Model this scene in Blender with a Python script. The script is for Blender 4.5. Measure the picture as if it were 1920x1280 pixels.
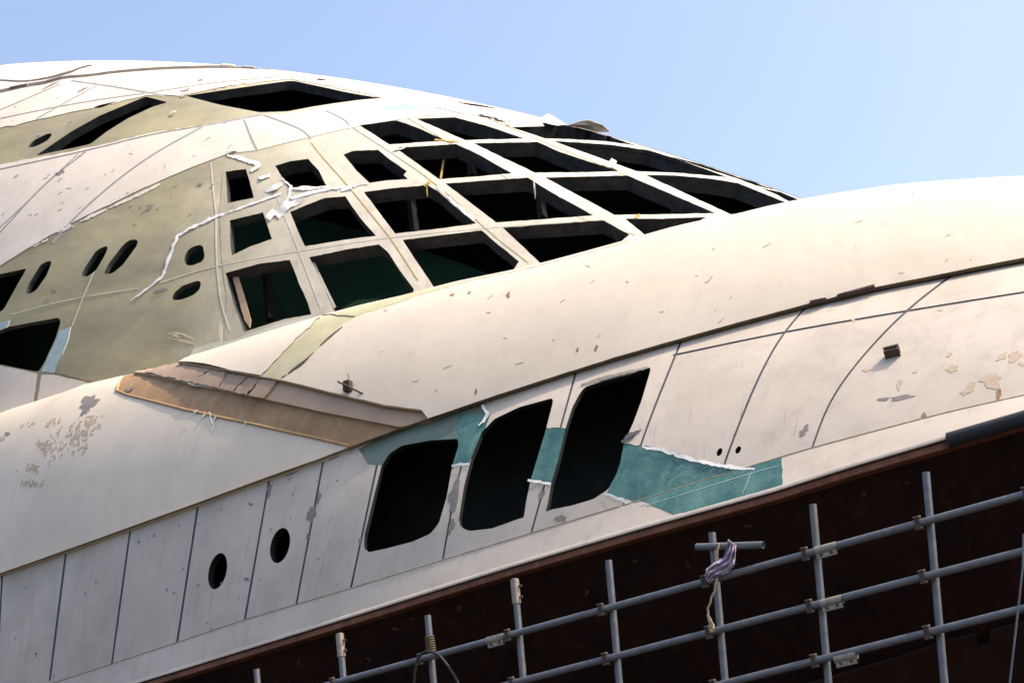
import bpy, bmesh, math, random
import numpy as np
from mathutils import Vector, Matrix, noise
from mathutils.bvhtree import BVHTree
from mathutils.geometry import delaunay_2d_cdt
random.seed(7); rng = np.random.RandomState(7)
for o in list(bpy.data.objects): bpy.data.objects.remove(o)
SC = bpy.context.scene; COL = SC.collection
# ------------------------------------------------------------------ camera
F = 3000.0                                   # focal length in photo pixels (1920 wide)
PIT = math.radians(18); ROL = math.radians(3.5)
CAM = np.array([0, 0, 1.6])
cf = np.array([0, math.cos(PIT), math.sin(PIT)]); r0 = np.array([1., 0, 0]); u0 = np.cross(r0, cf)
cr = math.cos(ROL)*r0 - math.sin(ROL)*u0; cu = math.cos(ROL)*u0 + math.sin(ROL)*r0
cam = bpy.data.cameras.new('camera'); cam.sensor_width = 36; cam.lens = F/1920*36
cam.clip_start = .1; cam.clip_end = 5000
co = bpy.data.objects.new('camera', cam); COL.objects.link(co)
co.matrix_world = Matrix(((cr[0], cu[0], -cf[0], CAM[0]), (cr[1], cu[1], -cf[1], CAM[1]), (cr[2], cu[2], -cf[2], CAM[2]), (0, 0, 0, 1)))
SC.camera = co
# ------------------------------------------------------------------ sky, sun, exposure
SUN_EL = math.radians(56); SUN_AZ = math.radians(98)       # azimuth clockwise from +Y (the view direction)
sd = Vector((math.sin(SUN_AZ)*math.cos(SUN_EL), math.cos(SUN_AZ)*math.cos(SUN_EL), math.sin(SUN_EL)))
w = bpy.data.worlds.new('World'); SC.world = w; w.use_nodes = True
nt = w.node_tree; nt.nodes.clear()
sky = nt.nodes.new('ShaderNodeTexSky'); sky.sky_type = 'NISHITA'; sky.sun_disc = False
sky.sun_elevation = SUN_EL; sky.sun_rotation = SUN_AZ; sky.air_density = 1.0; sky.dust_density = 4.4; sky.ozone_density = .4
bg = nt.nodes.new('ShaderNodeBackground'); bg.inputs[1].default_value = .15
wo = nt.nodes.new('ShaderNodeOutputWorld')
nt.links.new(sky.outputs[0], bg.inputs[0]); nt.links.new(bg.outputs[0], wo.inputs[0])
sl = bpy.data.lights.new('sun', 'SUN'); sl.energy = 2.85; sl.angle = math.radians(.53); sl.color = (1, .86, .68)
so = bpy.data.objects.new('sun', sl); COL.objects.link(so)
so.rotation_euler = sd.to_track_quat('Z', 'Y').to_euler()
SC.view_settings.view_transform = 'Standard'; SC.view_settings.look = 'None'
SC.view_settings.exposure = 1.05; SC.view_settings.gamma = 1
# ------------------------------------------------------------------ photo rays
def ray(x, y):
    d = cf*F + cr*(x-960) - cu*(y-640); return d/np.linalg.norm(d)
def proj(P):
    v = np.asarray(P)-CAM; z = v@cf
    return np.stack([960+F*(v@cr)/z, 640-F*(v@cu)/z], -1)
TH = math.radians(33)
D = np.array([math.cos(TH), -math.sin(TH), 0]); N = np.array([-math.sin(TH), -math.cos(TH), 0])   # along the yacht / outboard
R = ray(1920, 782); P0 = CAM + R*(15./(R@cf)); P0b = P0.copy(); P0b[2] = 0
def sheet(px, off):
    R = ray(*px); t = (((P0-CAM)@N)-off)/(R@N); return CAM+R*t
# plan of the yacht's side: gently convex, swinging towards the bow at right
PS = np.linspace(-24, 8, 1601); PTH = TH-np.radians(.95)*(PS+6)
PDX = np.stack([np.cos(PTH), -np.sin(PTH)], 1); PXY = np.cumsum((PDX+np.roll(PDX, 1, 0))/2*(PS[1]-PS[0]), 0); PXY += P0[:2]-np.array([np.interp(0, PS, PXY[:, k]) for k in (0, 1)])
def ship(s, o, z):
    th = TH-math.radians(.95)*(s+6); n_ = np.array([-math.sin(th), -math.cos(th)])
    p = np.array([np.interp(s, PS, PXY[:, 0]), np.interp(s, PS, PXY[:, 1])])-n_*o
    return np.array([p[0], p[1], z])
def csheet(px, off):
    """ray through a photo pixel meets the curved sheet 'off' metres inboard of the hull edge: (s, z)"""
    R = ray(*px); nn = np.stack([-np.sin(PTH), -np.cos(PTH)], 1); O = PXY-nn*off
    # cross product sign change of ray against the offset curve
    c = (O[:, 0]-CAM[0])*R[1]-(O[:, 1]-CAM[1])*R[0]
    i = np.argmin(np.abs(c)); i = min(max(i, 1), len(c)-2)
    j = i if c[i]*c[i+1] <= 0 else i-1
    f_ = c[j]/(c[j]-c[j+1]); s = PS[j]+f_*(PS[1]-PS[0]); q = O[j]*(1-f_)+O[j+1]*f_
    t = np.linalg.norm(q-CAM[:2])/np.linalg.norm(R[:2]); return s, CAM[2]+R[2]*t
# ------------------------------------------------------------------ materials
MATS = {}
def mat(name, col, col2=None, rough=.6, metal=0, nscale=1.5, streak=0, speck=0, speckcol=(.12, .1, .08), bump=.15, bscale=40,
        dirt=0, dirtcol=(.3, .25, .2), spec=.3, trans=0, stretch=(1, 1, 1), blend=None):
    m = bpy.data.materials.new(name); m.use_nodes = True; t = m.node_tree; t.nodes.clear()
    def nd(k, **kw):
        n_ = t.nodes.new(k)
        for a, b in kw.items(): setattr(n_, a, b)
        return n_
    L = t.links.new
    out = nd('ShaderNodeOutputMaterial'); b = nd('ShaderNodeBsdfPrincipled'); L(b.outputs[0], out.inputs[0])
    tc = nd('ShaderNodeTexCoord')
    def noi(scale, det=6, rgh=.6, st=(1, 1, 1)):
        mp = nd('ShaderNodeMapping'); mp.inputs['Scale'].default_value = st; L(tc.outputs['Object'], mp.inputs[0])
        n_ = nd('ShaderNodeTexNoise'); n_.inputs['Scale'].default_value = scale; n_.inputs['Detail'].default_value = det
        n_.inputs['Roughness'].default_value = rgh; L(mp.outputs[0], n_.inputs[0]); return n_.outputs[0]
    def ramp(src, a, b_):
        r_ = nd('ShaderNodeMapRange'); r_.inputs[1].default_value = a; r_.inputs[2].default_value = b_; L(src, r_.inputs[0]); return r_.outputs[0]
    def mix(f, c1, c2):
        x = nd('ShaderNodeMix', data_type='RGBA')
        if isinstance(f, float): x.inputs[0].default_value = f
        else: L(f, x.inputs[0])
        for i, c in ((6, c1), (7, c2)):
            if isinstance(c, tuple): x.inputs[i].default_value = (*c, 1)
            else: L(c, x.inputs[i])
        return x.outputs[2]
    def mul(f, k):
        x = nd('ShaderNodeMath', operation='MULTIPLY'); L(f, x.inputs[0]); x.inputs[1].default_value = k; return x.outputs[0]
    c = col
    if col2: c = mix(ramp(noi(nscale, 7, .62, stretch), .35, .68), col, col2)
    if blend:
        sx = nd('ShaderNodeSeparateXYZ'); L(tc.outputs['Object'], sx.inputs[0])
        ad = nd('ShaderNodeMath', operation='MULTIPLY_ADD'); L(noi(.9, 6, .65), ad.inputs[0]); ad.inputs[1].default_value = 2.6; L(sx.outputs[0], ad.inputs[2])
        c = mix(ramp(ad.outputs[0], blend[2], blend[3]), c, mix(ramp(noi(1.6, 7, .62), .35, .68), blend[0], blend[1]))
    if dirt: c = mix(mul(ramp(noi(.55, 8, .7), .5, .75), dirt), c, dirtcol)
    if streak: c = mix(mul(ramp(noi(7, 5, .6, (1, 1, .12)), .52, .8), streak), c, dirtcol)
    if speck:
        c = mix(mul(ramp(noi(24, 3, .5), .715, .735), speck), c, speckcol)
        c = mix(mul(ramp(noi(9, 5, .65, (1, 1, .5)), .70, .715), speck), c, speckcol)
    if isinstance(c, tuple): b.inputs['Base Color'].default_value = (*c, 1)
    else: L(c, b.inputs['Base Color'])
    b.inputs['Metallic'].default_value = metal; b.inputs['Specular IOR Level'].default_value = spec
    rr = ramp(noi(5, 5, .6), .2, .8); r2 = nd('ShaderNodeMapRange'); r2.inputs[3].default_value = max(rough-.12, .05); r2.inputs[4].default_value = min(rough+.12, 1); L(rr, r2.inputs[0]); L(r2.outputs[0], b.inputs['Roughness'])
    if trans: b.inputs['Transmission Weight'].default_value = trans
    if bump:
        bp = nd('ShaderNodeBump'); bp.inputs['Strength'].default_value = bump; bp.inputs['Distance'].default_value = .02
        ad = nd('ShaderNodeMath', operation='ADD'); L(noi(bscale, 6, .6), ad.inputs[0]); L(mul(noi(2.2, 4, .5), 2.5), ad.inputs[1])
        L(ad.outputs[0], bp.inputs['Height']); L(bp.outputs[0], b.inputs['Normal'])
    MATS[name] = m; return m
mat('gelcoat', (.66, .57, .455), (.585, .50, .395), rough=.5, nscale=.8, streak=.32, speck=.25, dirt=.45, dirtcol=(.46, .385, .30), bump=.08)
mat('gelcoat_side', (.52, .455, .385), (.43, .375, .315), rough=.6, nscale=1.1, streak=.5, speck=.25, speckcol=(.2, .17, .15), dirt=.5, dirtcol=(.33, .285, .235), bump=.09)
mat('gelcoat_dome', (.68, .61, .53), (.59, .525, .45), rough=.6, nscale=1.2, streak=.25, speck=.3, dirt=.3, dirtcol=(.5, .43, .33), bump=.16)
mat('bare_fibreglass', (.37, .33, .195), (.215, .195, .13), rough=.65, nscale=.9, streak=.45, dirt=.5, dirtcol=(.27, .25, .22), speck=.35, bump=.22, stretch=(.6, .6, 1.3), blend=((.64, .59, .49), (.52, .48, .39), -5.0, -1.6))
mat('pale_fibreglass', (.60, .57, .47), (.50, .47, .37), rough=.65, nscale=1.6, streak=.35, dirt=.4, dirtcol=(.38, .36, .33), speck=.6, bump=.2)
mat('olive_strip', (.50, .46, .30), (.40, .37, .22), rough=.65, nscale=3, dirt=.3, streak=.3, bump=.25)
mat('teal_fibreglass', (.028, .10, .09), (.095, .205, .175), rough=.22, nscale=2.6, streak=.45, dirtcol=(.17, .28, .26), speck=.3, speckcol=(.4, .5, .48), bump=.3, spec=.5, stretch=(1, 1, .5))
mat('shaded_teal_fibreglass', (.09, .13, .11), (.15, .18, .13), rough=.4, nscale=2.2, streak=.3, dirtcol=(.25, .24, .16), bump=.3, spec=.5)  # same bare fibreglass, with the overhang's shade put into its colour
mat('pale_teal', (.28, .38, .38), (.36, .46, .46), rough=.4, nscale=4, bump=.3, streak=.2, dirtcol=(.5, .52, .5))
mat('groove_sealant', (.055, .06, .075), (.09, .095, .11), rough=.7, nscale=5)
mat('seam_grey', (.36, .34, .33), (.26, .25, .25), rough=.8, nscale=6)
mat('seam_dark', (.05, .045, .04), (.14, .12, .1), rough=.8, nscale=4)
mat('edge_glass', (.42, .34, .20), (.25, .2, .12), rough=.7, nscale=6, bump=.4)
mat('lip_edge', (.15, .12, .07), (.09, .07, .05), rough=.8, nscale=6, bump=.4)
mat('brown_resin', (.34, .205, .10), (.25, .15, .078), rough=.6, nscale=2.5, streak=.5, dirtcol=(.45, .36, .25), speck=.5, speckcol=(.55, .45, .33), bump=.4)
mat('pink_ply', (.46, .32, .22), (.38, .27, .19), rough=.75, nscale=3, streak=.3, speck=.3, bump=.3)
mat('pink_board', (.34, .24, .175), (.27, .19, .145), rough=.75, nscale=4, speck=.6, speckcol=(.6, .56, .5), bump=.4)
mat('orange_bead', (.42, .27, .13), (.33, .21, .1), rough=.6, nscale=8, bump=.4)
mat('tan_chip', (.46, .37, .27), (.39, .31, .23), rough=.8, nscale=8)
mat('grey_chip', (.17, .16, .155), (.23, .21, .19), rough=.85, nscale=9)
mat('rust_chip', (.2, .1, .06), (.32, .2, .13), rough=.85, nscale=20)
mat('rust_flake', (.06, .026, .015), rough=.8)
mat('rust_hull', (.020, .0065, .0045), (.009, .0035, .003), rough=.75, nscale=1.6, streak=.5, dirtcol=(.06, .022, .011), speck=.5, speckcol=(.10, .045, .025), bump=.3, spec=.15)
mat('rust_flange', (.16, .06, .03), (.085, .032, .018), rough=.7, nscale=3, streak=.4, dirtcol=(.3, .14, .08), bump=.3, spec=.2)
mat('rust_dull', (.035, .017, .012), (.02, .01, .008), rough=.8, nscale=2, spec=.1)
mat('interior_shade', (.012, .014, .014), (.02, .022, .02), rough=.9, nscale=2, bump=.1, spec=.05)  # near-black stands in for unlit interiors: shade put into the colour
mat('interior_green', (.008, .028, .016), (.014, .04, .024), rough=.8, nscale=1.2, bump=.1, spec=.1, stretch=(1, 1, .2))
mat('reveal_grey', (.058, .061, .068), (.03, .032, .037), rough=.85, nscale=5, bump=.4, streak=.4, dirtcol=(.06, .05, .045), spec=.1)
mat('galvanised', (.17, .18, .20), (.12, .127, .145), rough=.5, metal=.55, nscale=12, streak=.5, dirtcol=(.19, .15, .12), speck=.8, speckcol=(.15, .08, .045), dirt=.4, bump=.1, bscale=90)
mat('coupler_steel', (.33, .3, .25), (.22, .19, .15), rough=.55, metal=.5, nscale=25, bump=.2)
mat('black_rubber', (.02, .022, .026), rough=.6)
mat('tape_white', (.74, .73, .71), (.62, .61, .6), rough=.45, nscale=9, bump=.3)
mat('peeled_skin', (.74, .66, .58), (.62, .52, .44), rough=.7, nscale=6, bump=.3)
mat('ochre', (.45, .32, .09), (.35, .25, .08), rough=.7)
mat('rope', (.5, .4, .27), (.36, .28, .18), rough=.9, nscale=40, bump=.5, bscale=150)
mat('old_rope', (.08, .06, .04), (.13, .1, .06), rough=.9, nscale=40, bump=.5, bscale=150)
mat('ground_dirt', (.06, .053, .046), (.045, .04, .035), rough=.95, nscale=.6, bump=.5)
mat('dark_iron', (.06, .045, .04), (.1, .07, .055), rough=.7, metal=.3, nscale=20)
def cloth_mat():
    m = mat('purple_cloth', (.22, .16, .26), (.33, .2, .28), rough=.9, nscale=14); t = m.node_tree
    b = [n_ for n_ in t.nodes if n_.type == 'BSDF_PRINCIPLED'][0]
    wv = t.nodes.new('ShaderNodeTexWave'); wv.inputs['Scale'].default_value = 22; wv.bands_direction = 'DIAGONAL'; wv.inputs['Distortion'].default_value = 1.5
    tc = t.nodes.new('ShaderNodeTexCoord'); t.links.new(tc.outputs['Object'], wv.inputs[0])
    mx = t.nodes.new('ShaderNodeMix'); mx.data_type = 'RGBA'; src = b.inputs['Base Color'].links[0].from_socket
    t.links.new(wv.outputs[1], mx.inputs[0]); t.links.new(src, mx.inputs[6]); mx.inputs[7].default_value = (.55, .5, .6, 1)
    t.links.new(mx.outputs[2], b.inputs['Base Color'])
cloth_mat()
# ------------------------------------------------------------------ object helpers
def mk(name, verts, faces, mats, parent=None, fm=None, smooth=40):
    me = bpy.data.meshes.new(name); me.from_pydata([tuple(v) for v in verts], [], [tuple(f) for f in faces])
    for m in (mats if isinstance(mats, (list, tuple)) else [mats]): me.materials.append(MATS[m])
    if fm is not None: me.polygons.foreach_set('material_index', fm)
    me.polygons.foreach_set('use_smooth', [True]*len(me.polygons))
    me.update(); me.set_sharp_from_angle(angle=math.radians(smooth))
    o = bpy.data.objects.new(name, me); COL.objects.link(o)
    if parent is not None:
        o.parent = parent; o.matrix_parent_inverse = Matrix.Translation(-wloc(parent))
    return o
def wloc(o):
    v = Vector((0, 0, 0))
    if o.type != 'EMPTY': return v
    while o is not None:
        if o.type == 'EMPTY': v += o.location
        o = o.parent
    return v
def thing(name, label, cat, loc):
    o = bpy.data.objects.new(name, None); COL.objects.link(o); o.location = tuple(loc); o['label'] = label; o['category'] = cat; o.empty_display_size = .3; return o
def tag(o, label, cat): o['label'] = label; o['category'] = cat; return o
# ------------------------------------------------------------------ surfaces
class Surf:
    """parametric surface on a grid a (along) x b (round the section), both in metres"""
    def __init__(s, fn, a0, a1, b0, b1, na, nb):
        s.a = np.linspace(a0, a1, na); s.b = np.linspace(b0, b1, nb)
        s.P = fn(s.a, s.b)                                   # (na,nb,3)
        ga = np.gradient(s.P, s.a, axis=0); gb = np.gradient(s.P, s.b, axis=1)
        n_ = np.cross(ga, gb); n_ /= np.linalg.norm(n_, axis=2, keepdims=True)+1e-12
        c = s.P[na//2, nb//3]
        if np.dot(n_[na//2, nb//3], CAM-c) < 0: n_ = -n_
        s.N = n_; s.bv = {}
    def ev(s, ab, off=0.):
        ab = np.atleast_2d(ab)
        x = np.clip((ab[:, 0]-s.a[0])/(s.a[1]-s.a[0]), 0, len(s.a)-1.001); y = np.clip((ab[:, 1]-s.b[0])/(s.b[1]-s.b[0]), 0, len(s.b)-1.001)
        i = x.astype(int); j = y.astype(int); u = (x-i)[:, None]; v = (y-j)[:, None]
        def bl(G): return G[i, j]*(1-u)*(1-v)+G[i+1, j]*u*(1-v)+G[i, j+1]*(1-u)*v+G[i+1, j+1]*u*v
        return bl(s.P)+bl(s.N)*(off if np.isscalar(off) else np.asarray(off)[:, None])
    def bvh(s, off):
        k = round(off, 4)
        if k not in s.bv:
            V = (s.P+s.N*off).reshape(-1, 3); na, nb = len(s.a), len(s.b)
            Fc = [(i*nb+j, (i+1)*nb+j, (i+1)*nb+j+1, i*nb+j+1) for i in range(na-1) for j in range(nb-1)]
            s.bv[k] = (BVHTree.FromPolygons([tuple(v) for v in V], Fc), V)
        return s.bv[k]
    def ab(s, px, off=0.):
        bv, V = s.bvh(off); nb = len(s.b); out = []
        for p in px:
            if len(p) == 3: out.append(p[1:]); continue       # ('ab', a, b)
            for k in range(60):                              # slide towards the body if the ray just misses the outline
                R = ray(p[0], p[1]+k*1.0); h, n_, idx, dist = bv.ray_cast(Vector(CAM), Vector(R))
                if h is not None: break
            if h is None: continue
            i, j = divmod(idx, nb-1)
            q = [V[i*nb+j], V[(i+1)*nb+j], V[i*nb+j+1]]
            e1 = q[1]-q[0]; e2 = q[2]-q[0]; r_ = np.array(h)-q[0]
            G = np.array([[e1@e1, e1@e2], [e1@e2, e2@e2]]); uv = np.linalg.solve(G, np.array([e1@r_, e2@r_]))
            out.append((s.a[i]+uv[0]*(s.a[1]-s.a[0]), s.b[j]+uv[1]*(s.b[1]-s.b[0])))
        return np.array(out)
def inside(P, poly):
    x, y = P[:, 0], P[:, 1]; r_ = np.zeros(len(P), bool); n_ = len(poly); j = n_-1
    for i in range(n_):
        xi, yi = poly[i]; xj, yj = poly[j]
        if yi != yj:
            c = ((yi > y) != (yj > y)) & (x < (xj-xi)*(y-yi)/(yj-yi)+xi); r_ ^= c
        j = i
    return r_
def dens(poly, step, rag=0., closed=True):
    """densify a polyline, with a ragged edge"""
    poly = np.asarray(poly, float); out = []; n_ = len(poly)
    for i in range(n_ if closed else n_-1):
        p, q = poly[i], poly[(i+1) % n_]; L_ = np.linalg.norm(q-p); k = max(1, int(L_/step))
        for m in range(k):
            pt = p+(q-p)*m/k
            if rag and m:
                nr = np.array([-(q-p)[1], (q-p)[0]])/max(L_, 1e-9); pt = pt+nr*rng.normal()*rag
            out.append(pt)
    if not closed: out.append(poly[-1])
    return np.array(out)
def smooth_poly(p, it=2, st=10):
    p = dens(p, st)
    for _ in range(it):
        q = np.roll(p, -1, 0); p = np.stack([.75*p+.25*q, .25*p+.75*q], 1).reshape(-1, 2)
    return p
def ribbon(px, wd, sm=3):
    """polyline (photo px) -> polygon of width wd"""
    p = np.asarray(px, float)
    for _ in range(sm if len(p) > 2 else 0): p = np.vstack([p[:1], np.stack([.75*p[:-1]+.25*p[1:], .25*p[:-1]+.75*p[1:]], 1).reshape(-1, 2), p[-1:]])
    p = dens(p, 25, 0, False); t = np.gradient(p, axis=0); t /= np.linalg.norm(t, axis=1, keepdims=True)+1e-9
    nr = np.stack([-t[:, 1], t[:, 0]], 1)
    wd = np.interp(np.linspace(0, 1, len(p)), np.linspace(0, 1, len(np.atleast_1d(wd))), np.atleast_1d(wd))[:, None]
    return np.vstack([p+nr*wd/2, (p-nr*wd/2)[::-1]])
def patch(name, S, outer, cut=(), off=0., th=.02, step=.15, mats='gelcoat', edge=None, parent=None, split=False, back=None, lift=None, minarea=0., smooth=35, abmode=False):
    """a piece of skin on surface S: outline minus cutters (photo px or ('ab',a,b)), given real thickness"""
    oa = dens(outer, step) if abmode else S.ab(outer, off); cs = [c for c in (S.ab(c, off) for c in cut) if len(c) >= 3]
    if len(oa) < 3: print('SKIP', name, list(outer)[:2]); return []
    lo, hi = oa.min(0), oa.max(0)
    gx, gy = np.meshgrid(np.arange(lo[0]+step/2, hi[0], step), np.arange(lo[1]+step/2, hi[1], step))
    g = np.stack([gx.ravel(), gy.ravel()], 1); g = g+rng.uniform(-.02, .02, g.shape)*step
    g = g[inside(g, oa)]
    V = [tuple(p) for p in oa]; E_ = [(i, (i+1) % len(oa)) for i in range(len(oa))]
    for c in cs:
        k = len(V); V += [tuple(p) for p in c]; E_ += [(k+i, k+(i+1) % len(c)) for i in range(len(c))]
    V += [tuple(p) for p in g]
    r_ = delaunay_2d_cdt([Vector(v) for v in V], E_, [], 0, 1e-5)
    vv = np.array([tuple(v) for v in r_[0]]); ff = np.array([f for f in r_[2] if len(f) == 3])
    ce = vv[ff].mean(1); keep = inside(ce, oa)
    for c in cs: keep &= ~inside(ce, c)
    ff = ff[keep]
    if not len(ff): return []
    A = vv[ff]; ar = np.abs(np.cross(A[:, 1]-A[:, 0], A[:, 2]-A[:, 0]))/2; ff = ff[ar > 1e-9]
    groups = [ff]
    if split:
        par = {}
        def find(x):
            while par[x] != x: par[x] = par[par[x]]; x = par[x]
            return x
        ed = {}
        for i, f in enumerate(ff):
            par[i] = i
            for a_, b_ in ((0, 1), (1, 2), (2, 0)):
                k = tuple(sorted((f[a_], f[b_])))
                if k in ed: par[find(i)] = find(ed[k])
                else: ed[k] = i
        gd = {}
        for i in range(len(ff)): gd.setdefault(find(i), []).append(i)
        groups = [ff[v] for v in gd.values()]
    obs = []
    for fg in groups:
        ids = np.unique(fg); mp = {k: i for i, k in enumerate(ids)}; p2 = vv[ids]
        if minarea:
            A = vv[fg]; 
            if (np.abs(np.cross(A[:, 1]-A[:, 0], A[:, 2]-A[:, 0]))/2).sum() < minarea: continue
        of = np.full(len(p2), off)
        if lift is not None: of = of+np.array([lift(p) for p in p2])
        top = S.ev(p2, of); bot = S.ev(p2, of-th); n_ = len(p2)
        T = np.array([[mp[k] for k in f] for f in fg])
        # orient outward
        a_, b_, c_ = top[T[0, 0]], top[T[0, 1]], top[T[0, 2]]
        nn = S.ev(p2[T[0, :1]], 1.)[0]-S.ev(p2[T[0, :1]], 0.)[0]
        if np.dot(np.cross(b_-a_, c_-a_), nn) < 0: T = T[:, ::-1]
        faces = [tuple(f) for f in T]; fm = [0]*len(faces)
        faces += [tuple(k+n_ for k in f[::-1]) for f in T]; fm += [2 if back else 0]*len(T)
        cnt = {}
        for f in T:
            for k in range(3):
                e = (f[k], f[(k+1) % 3]); cnt[e] = 1
        for e in cnt:
            if (e[1], e[0]) not in cnt: faces.append((e[1], e[0], e[0]+n_, e[1]+n_)); fm.append(1)
        obs.append(mk(name, np.vstack([top, bot]), faces, [mats, edge or mats, back or mats], parent, fm, smooth))
    return obs
def join_small(obs, name, m, parent):
    """specks too small to pick apart: one part"""
    V, Fc = [], []
    for o in obs:
        k = len(V); V += [tuple(v.co) for v in o.data.vertices]; Fc += [tuple(k+i for i in p.vertices) for p in o.data.polygons]
        bpy.data.objects.remove(o)
    j = mk(name, V, Fc, m, parent); j['kind'] = 'stuff'; return j
def rim(name, S, poly, off, depth, mats, parent, grow=.004, taper=0.):
    """the reveal of an opening: a ring wall going inward"""
    p = S.ab(poly, off); c = p.mean(0); p = c+(p-c)*(1+grow); p2 = c+(p-c)*(1-taper); n_ = len(p)
    V = np.vstack([S.ev(p, off-.004), S.ev(p2, off-depth), S.ev(p2+(p2-c)*.03, off-depth), S.ev(p+(p-c)*.03, off-.01)])
    Fc = []
    for i in range(n_):
        j = (i+1) % n_
        Fc += [(i, j, j+n_, i+n_), (i+n_, j+n_, j+2*n_, i+2*n_), (i+2*n_, j+2*n_, j+3*n_, i+3*n_)]
    return mk(name, V, Fc, mats, parent, None, 30)
def blob(cx, cy, rx, ry, ang=0., n_=26, rough=.3):
    a = np.linspace(0, 2*math.pi, n_, endpoint=False); rr = 1+rough*rng.normal(size=n_).clip(-1.6, 1.6); ks = rng.uniform(0, 6.3, 4); rr = (rr+np.roll(rr, 1))/2*(1+.2*np.sin(2*a+ks[0])+.13*np.sin(3*a+ks[1])+.1*np.sin(5*a+ks[2])).clip(.35, 2)
    x = rx*rr*np.cos(a); y = ry*rr*np.sin(a); c, s_ = math.cos(ang), math.sin(ang)
    return [(cx+x[i]*c-y[i]*s_, cy+x[i]*s_+y[i]*c) for i in range(n_)]
def tube(name, pts, rad, mats, parent=None, seg=12, cap=True, hollow=False):
    pts = [np.asarray(p, float) for p in pts]; V = []; Fc = []
    rad = [rad]*len(pts) if np.isscalar(rad) else rad
    t0 = pts[1]-pts[0]; ref = np.array([0, 0, 1.]) if abs(t0[2]) < .8*np.linalg.norm(t0) else np.array([1., 0, 0])
    for i, p in enumerate(pts):
        t = pts[min(i+1, len(pts)-1)]-pts[max(i-1, 0)]; t = t/np.linalg.norm(t)
        x = np.cross(ref, t); x /= np.linalg.norm(x); y = np.cross(t, x)
        for k in range(seg):
            a = 2*math.pi*k/seg; V.append(p+rad[i]*(math.cos(a)*x+math.sin(a)*y))
    for i in range(len(pts)-1):
        for k in range(seg): Fc.append((i*seg+k, i*seg+(k+1) % seg, (i+1)*seg+(k+1) % seg, (i+1)*seg+k))
    if hollow:
        n_ = len(V)
        for i in (0, len(pts)-1):
            b0 = len(V); t = (pts[1]-pts[0]) if i == 0 else (pts[-2]-pts[-1]); t = t/np.linalg.norm(t)
            ring = V[i*seg:(i+1)*seg]; c = pts[i]
            V += [c+(v-c)*.82 for v in ring]; V += [c+(v-c)*.82+t*.25 for v in ring]
            for k in range(seg):
                k2 = (k+1) % seg; Fc.append((i*seg+k, i*seg+k2, b0+k2, b0+k)); Fc.append((b0+k, b0+k2, b0+seg+k2, b0+seg+k))
            Fc.append(tuple(b0+seg+k for k in range(seg)))
    elif cap: Fc += [tuple(range(seg))[::-1], tuple((len(pts)-1)*seg+k for k in range(seg))]
    return mk(name, V, Fc, mats, parent, None, 50)
def box(name, c, ax, half, mats, parent=None, bev=.15):
    """bevelled block: ax = three unit axes, half = half sizes"""
    bm = bmesh.new(); bmesh.ops.create_cube(bm, size=2)
    M = np.stack([np.asarray(a)*h for a, h in zip(ax, half)], 1)
    for v in bm.verts: v.co = Vector(np.asarray(c)+M@np.array(v.co))
    bmesh.ops.bevel(bm, geom=bm.edges[:], offset=min(half)*bev*2, segments=2, affect='EDGES')
    V = [v.co[:] for v in bm.verts]; Fc = [[v.index for v in f.verts] for f in bm.faces]; bm.free()
    return mk(name, V, Fc, mats, parent, None, 30)
# ------------------------------------------------------------------ ground
gs = 400
gv = [(x, y, 0) for x in (-gs, gs) for y in (-gs, gs)]
g = mk('ground', gv, [(0, 2, 3, 1)], 'ground_dirt'); g['kind'] = 'structure'
# ------------------------------------------------------------------ guide curves of the yacht's side
SEAM = [(-200, 1385), (0, 1318), (206, 1252), (328, 1212), (457, 1167), (655, 1110), (825, 1057), (992, 1007), (1207, 943), (1370, 893), (1519, 847), (1651, 812), (1783, 778), (1920, 748), (2150, 700)]
EDGE = [(-200, 1417), (0, 1357), (400, 1237), (692, 1147), (960, 1062), (1198, 993), (1450, 925), (1608, 872), (1779, 822), (1920, 782), (2150, 712)]
LIP = [(-200, 1148), (0, 1075), (125, 1030), (245, 987), (372, 942), (505, 893), (607, 858), (660, 837), (757, 800), (853, 768), (970, 729), (1085, 693), (1187, 661), (1278, 636), (1400, 602), (1515, 571), (1640, 540), (1780, 515), (1920, 488), (2150, 448)]
CREST = [(-200, 843), (0, 775), (120, 737), (230, 699), (335, 675), (460, 634), (600, 590), (700, 565), (800, 541), (975, 503), (1050, 486), (1180, 448), (1260, 425), (1380, 395), (1500, 373), (1560, 362), (1640, 350), (1760, 338), (1840, 332), (1920, 329), (2150, 326)]
def o3(s): return np.interp(s, [-18, -12.3, -11, -10, -9, -8.2, -6.8, -5.6, -4.4, -3.2, -2.2, 0, 3], [.2, .34, .42, .52, .64, .76, 1.0, 1.27, 1.58, 1.92, 2.2, 2.65, 3.0])
def guide(px, ofn):
    out = []
    for p in px:
        o_ = .5
        for _ in range(60):
            s, z_ = csheet(p, o_); o_ = .5*o_+.5*float(ofn(s))
        out.append((s, z_))
    out = np.array(sorted(out)); co_ = np.polyfit(out[:, 0], out[:, 1], 5)
    res = out[:, 1]-np.polyval(co_, out[:, 0])
    return lambda s: np.polyval(co_, np.clip(s, out[0, 0], out[-1, 0]))+np.interp(s, out[:, 0], res)*.6
o3s = lambda s: np.mean([o3(np.asarray(s)+k) for k in np.linspace(-.9, .9, 7)], axis=0)
o2 = lambda s: np.interp(s, [-14, -8, -5, -2, 2], [.07, .12, .17, .28, .36])
z2 = guide(SEAM, o2); z1 = guide(EDGE, lambda s: 0.); z3 = guide(LIP, o3s)
S0, S1 = -20.5, 2.8
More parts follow.
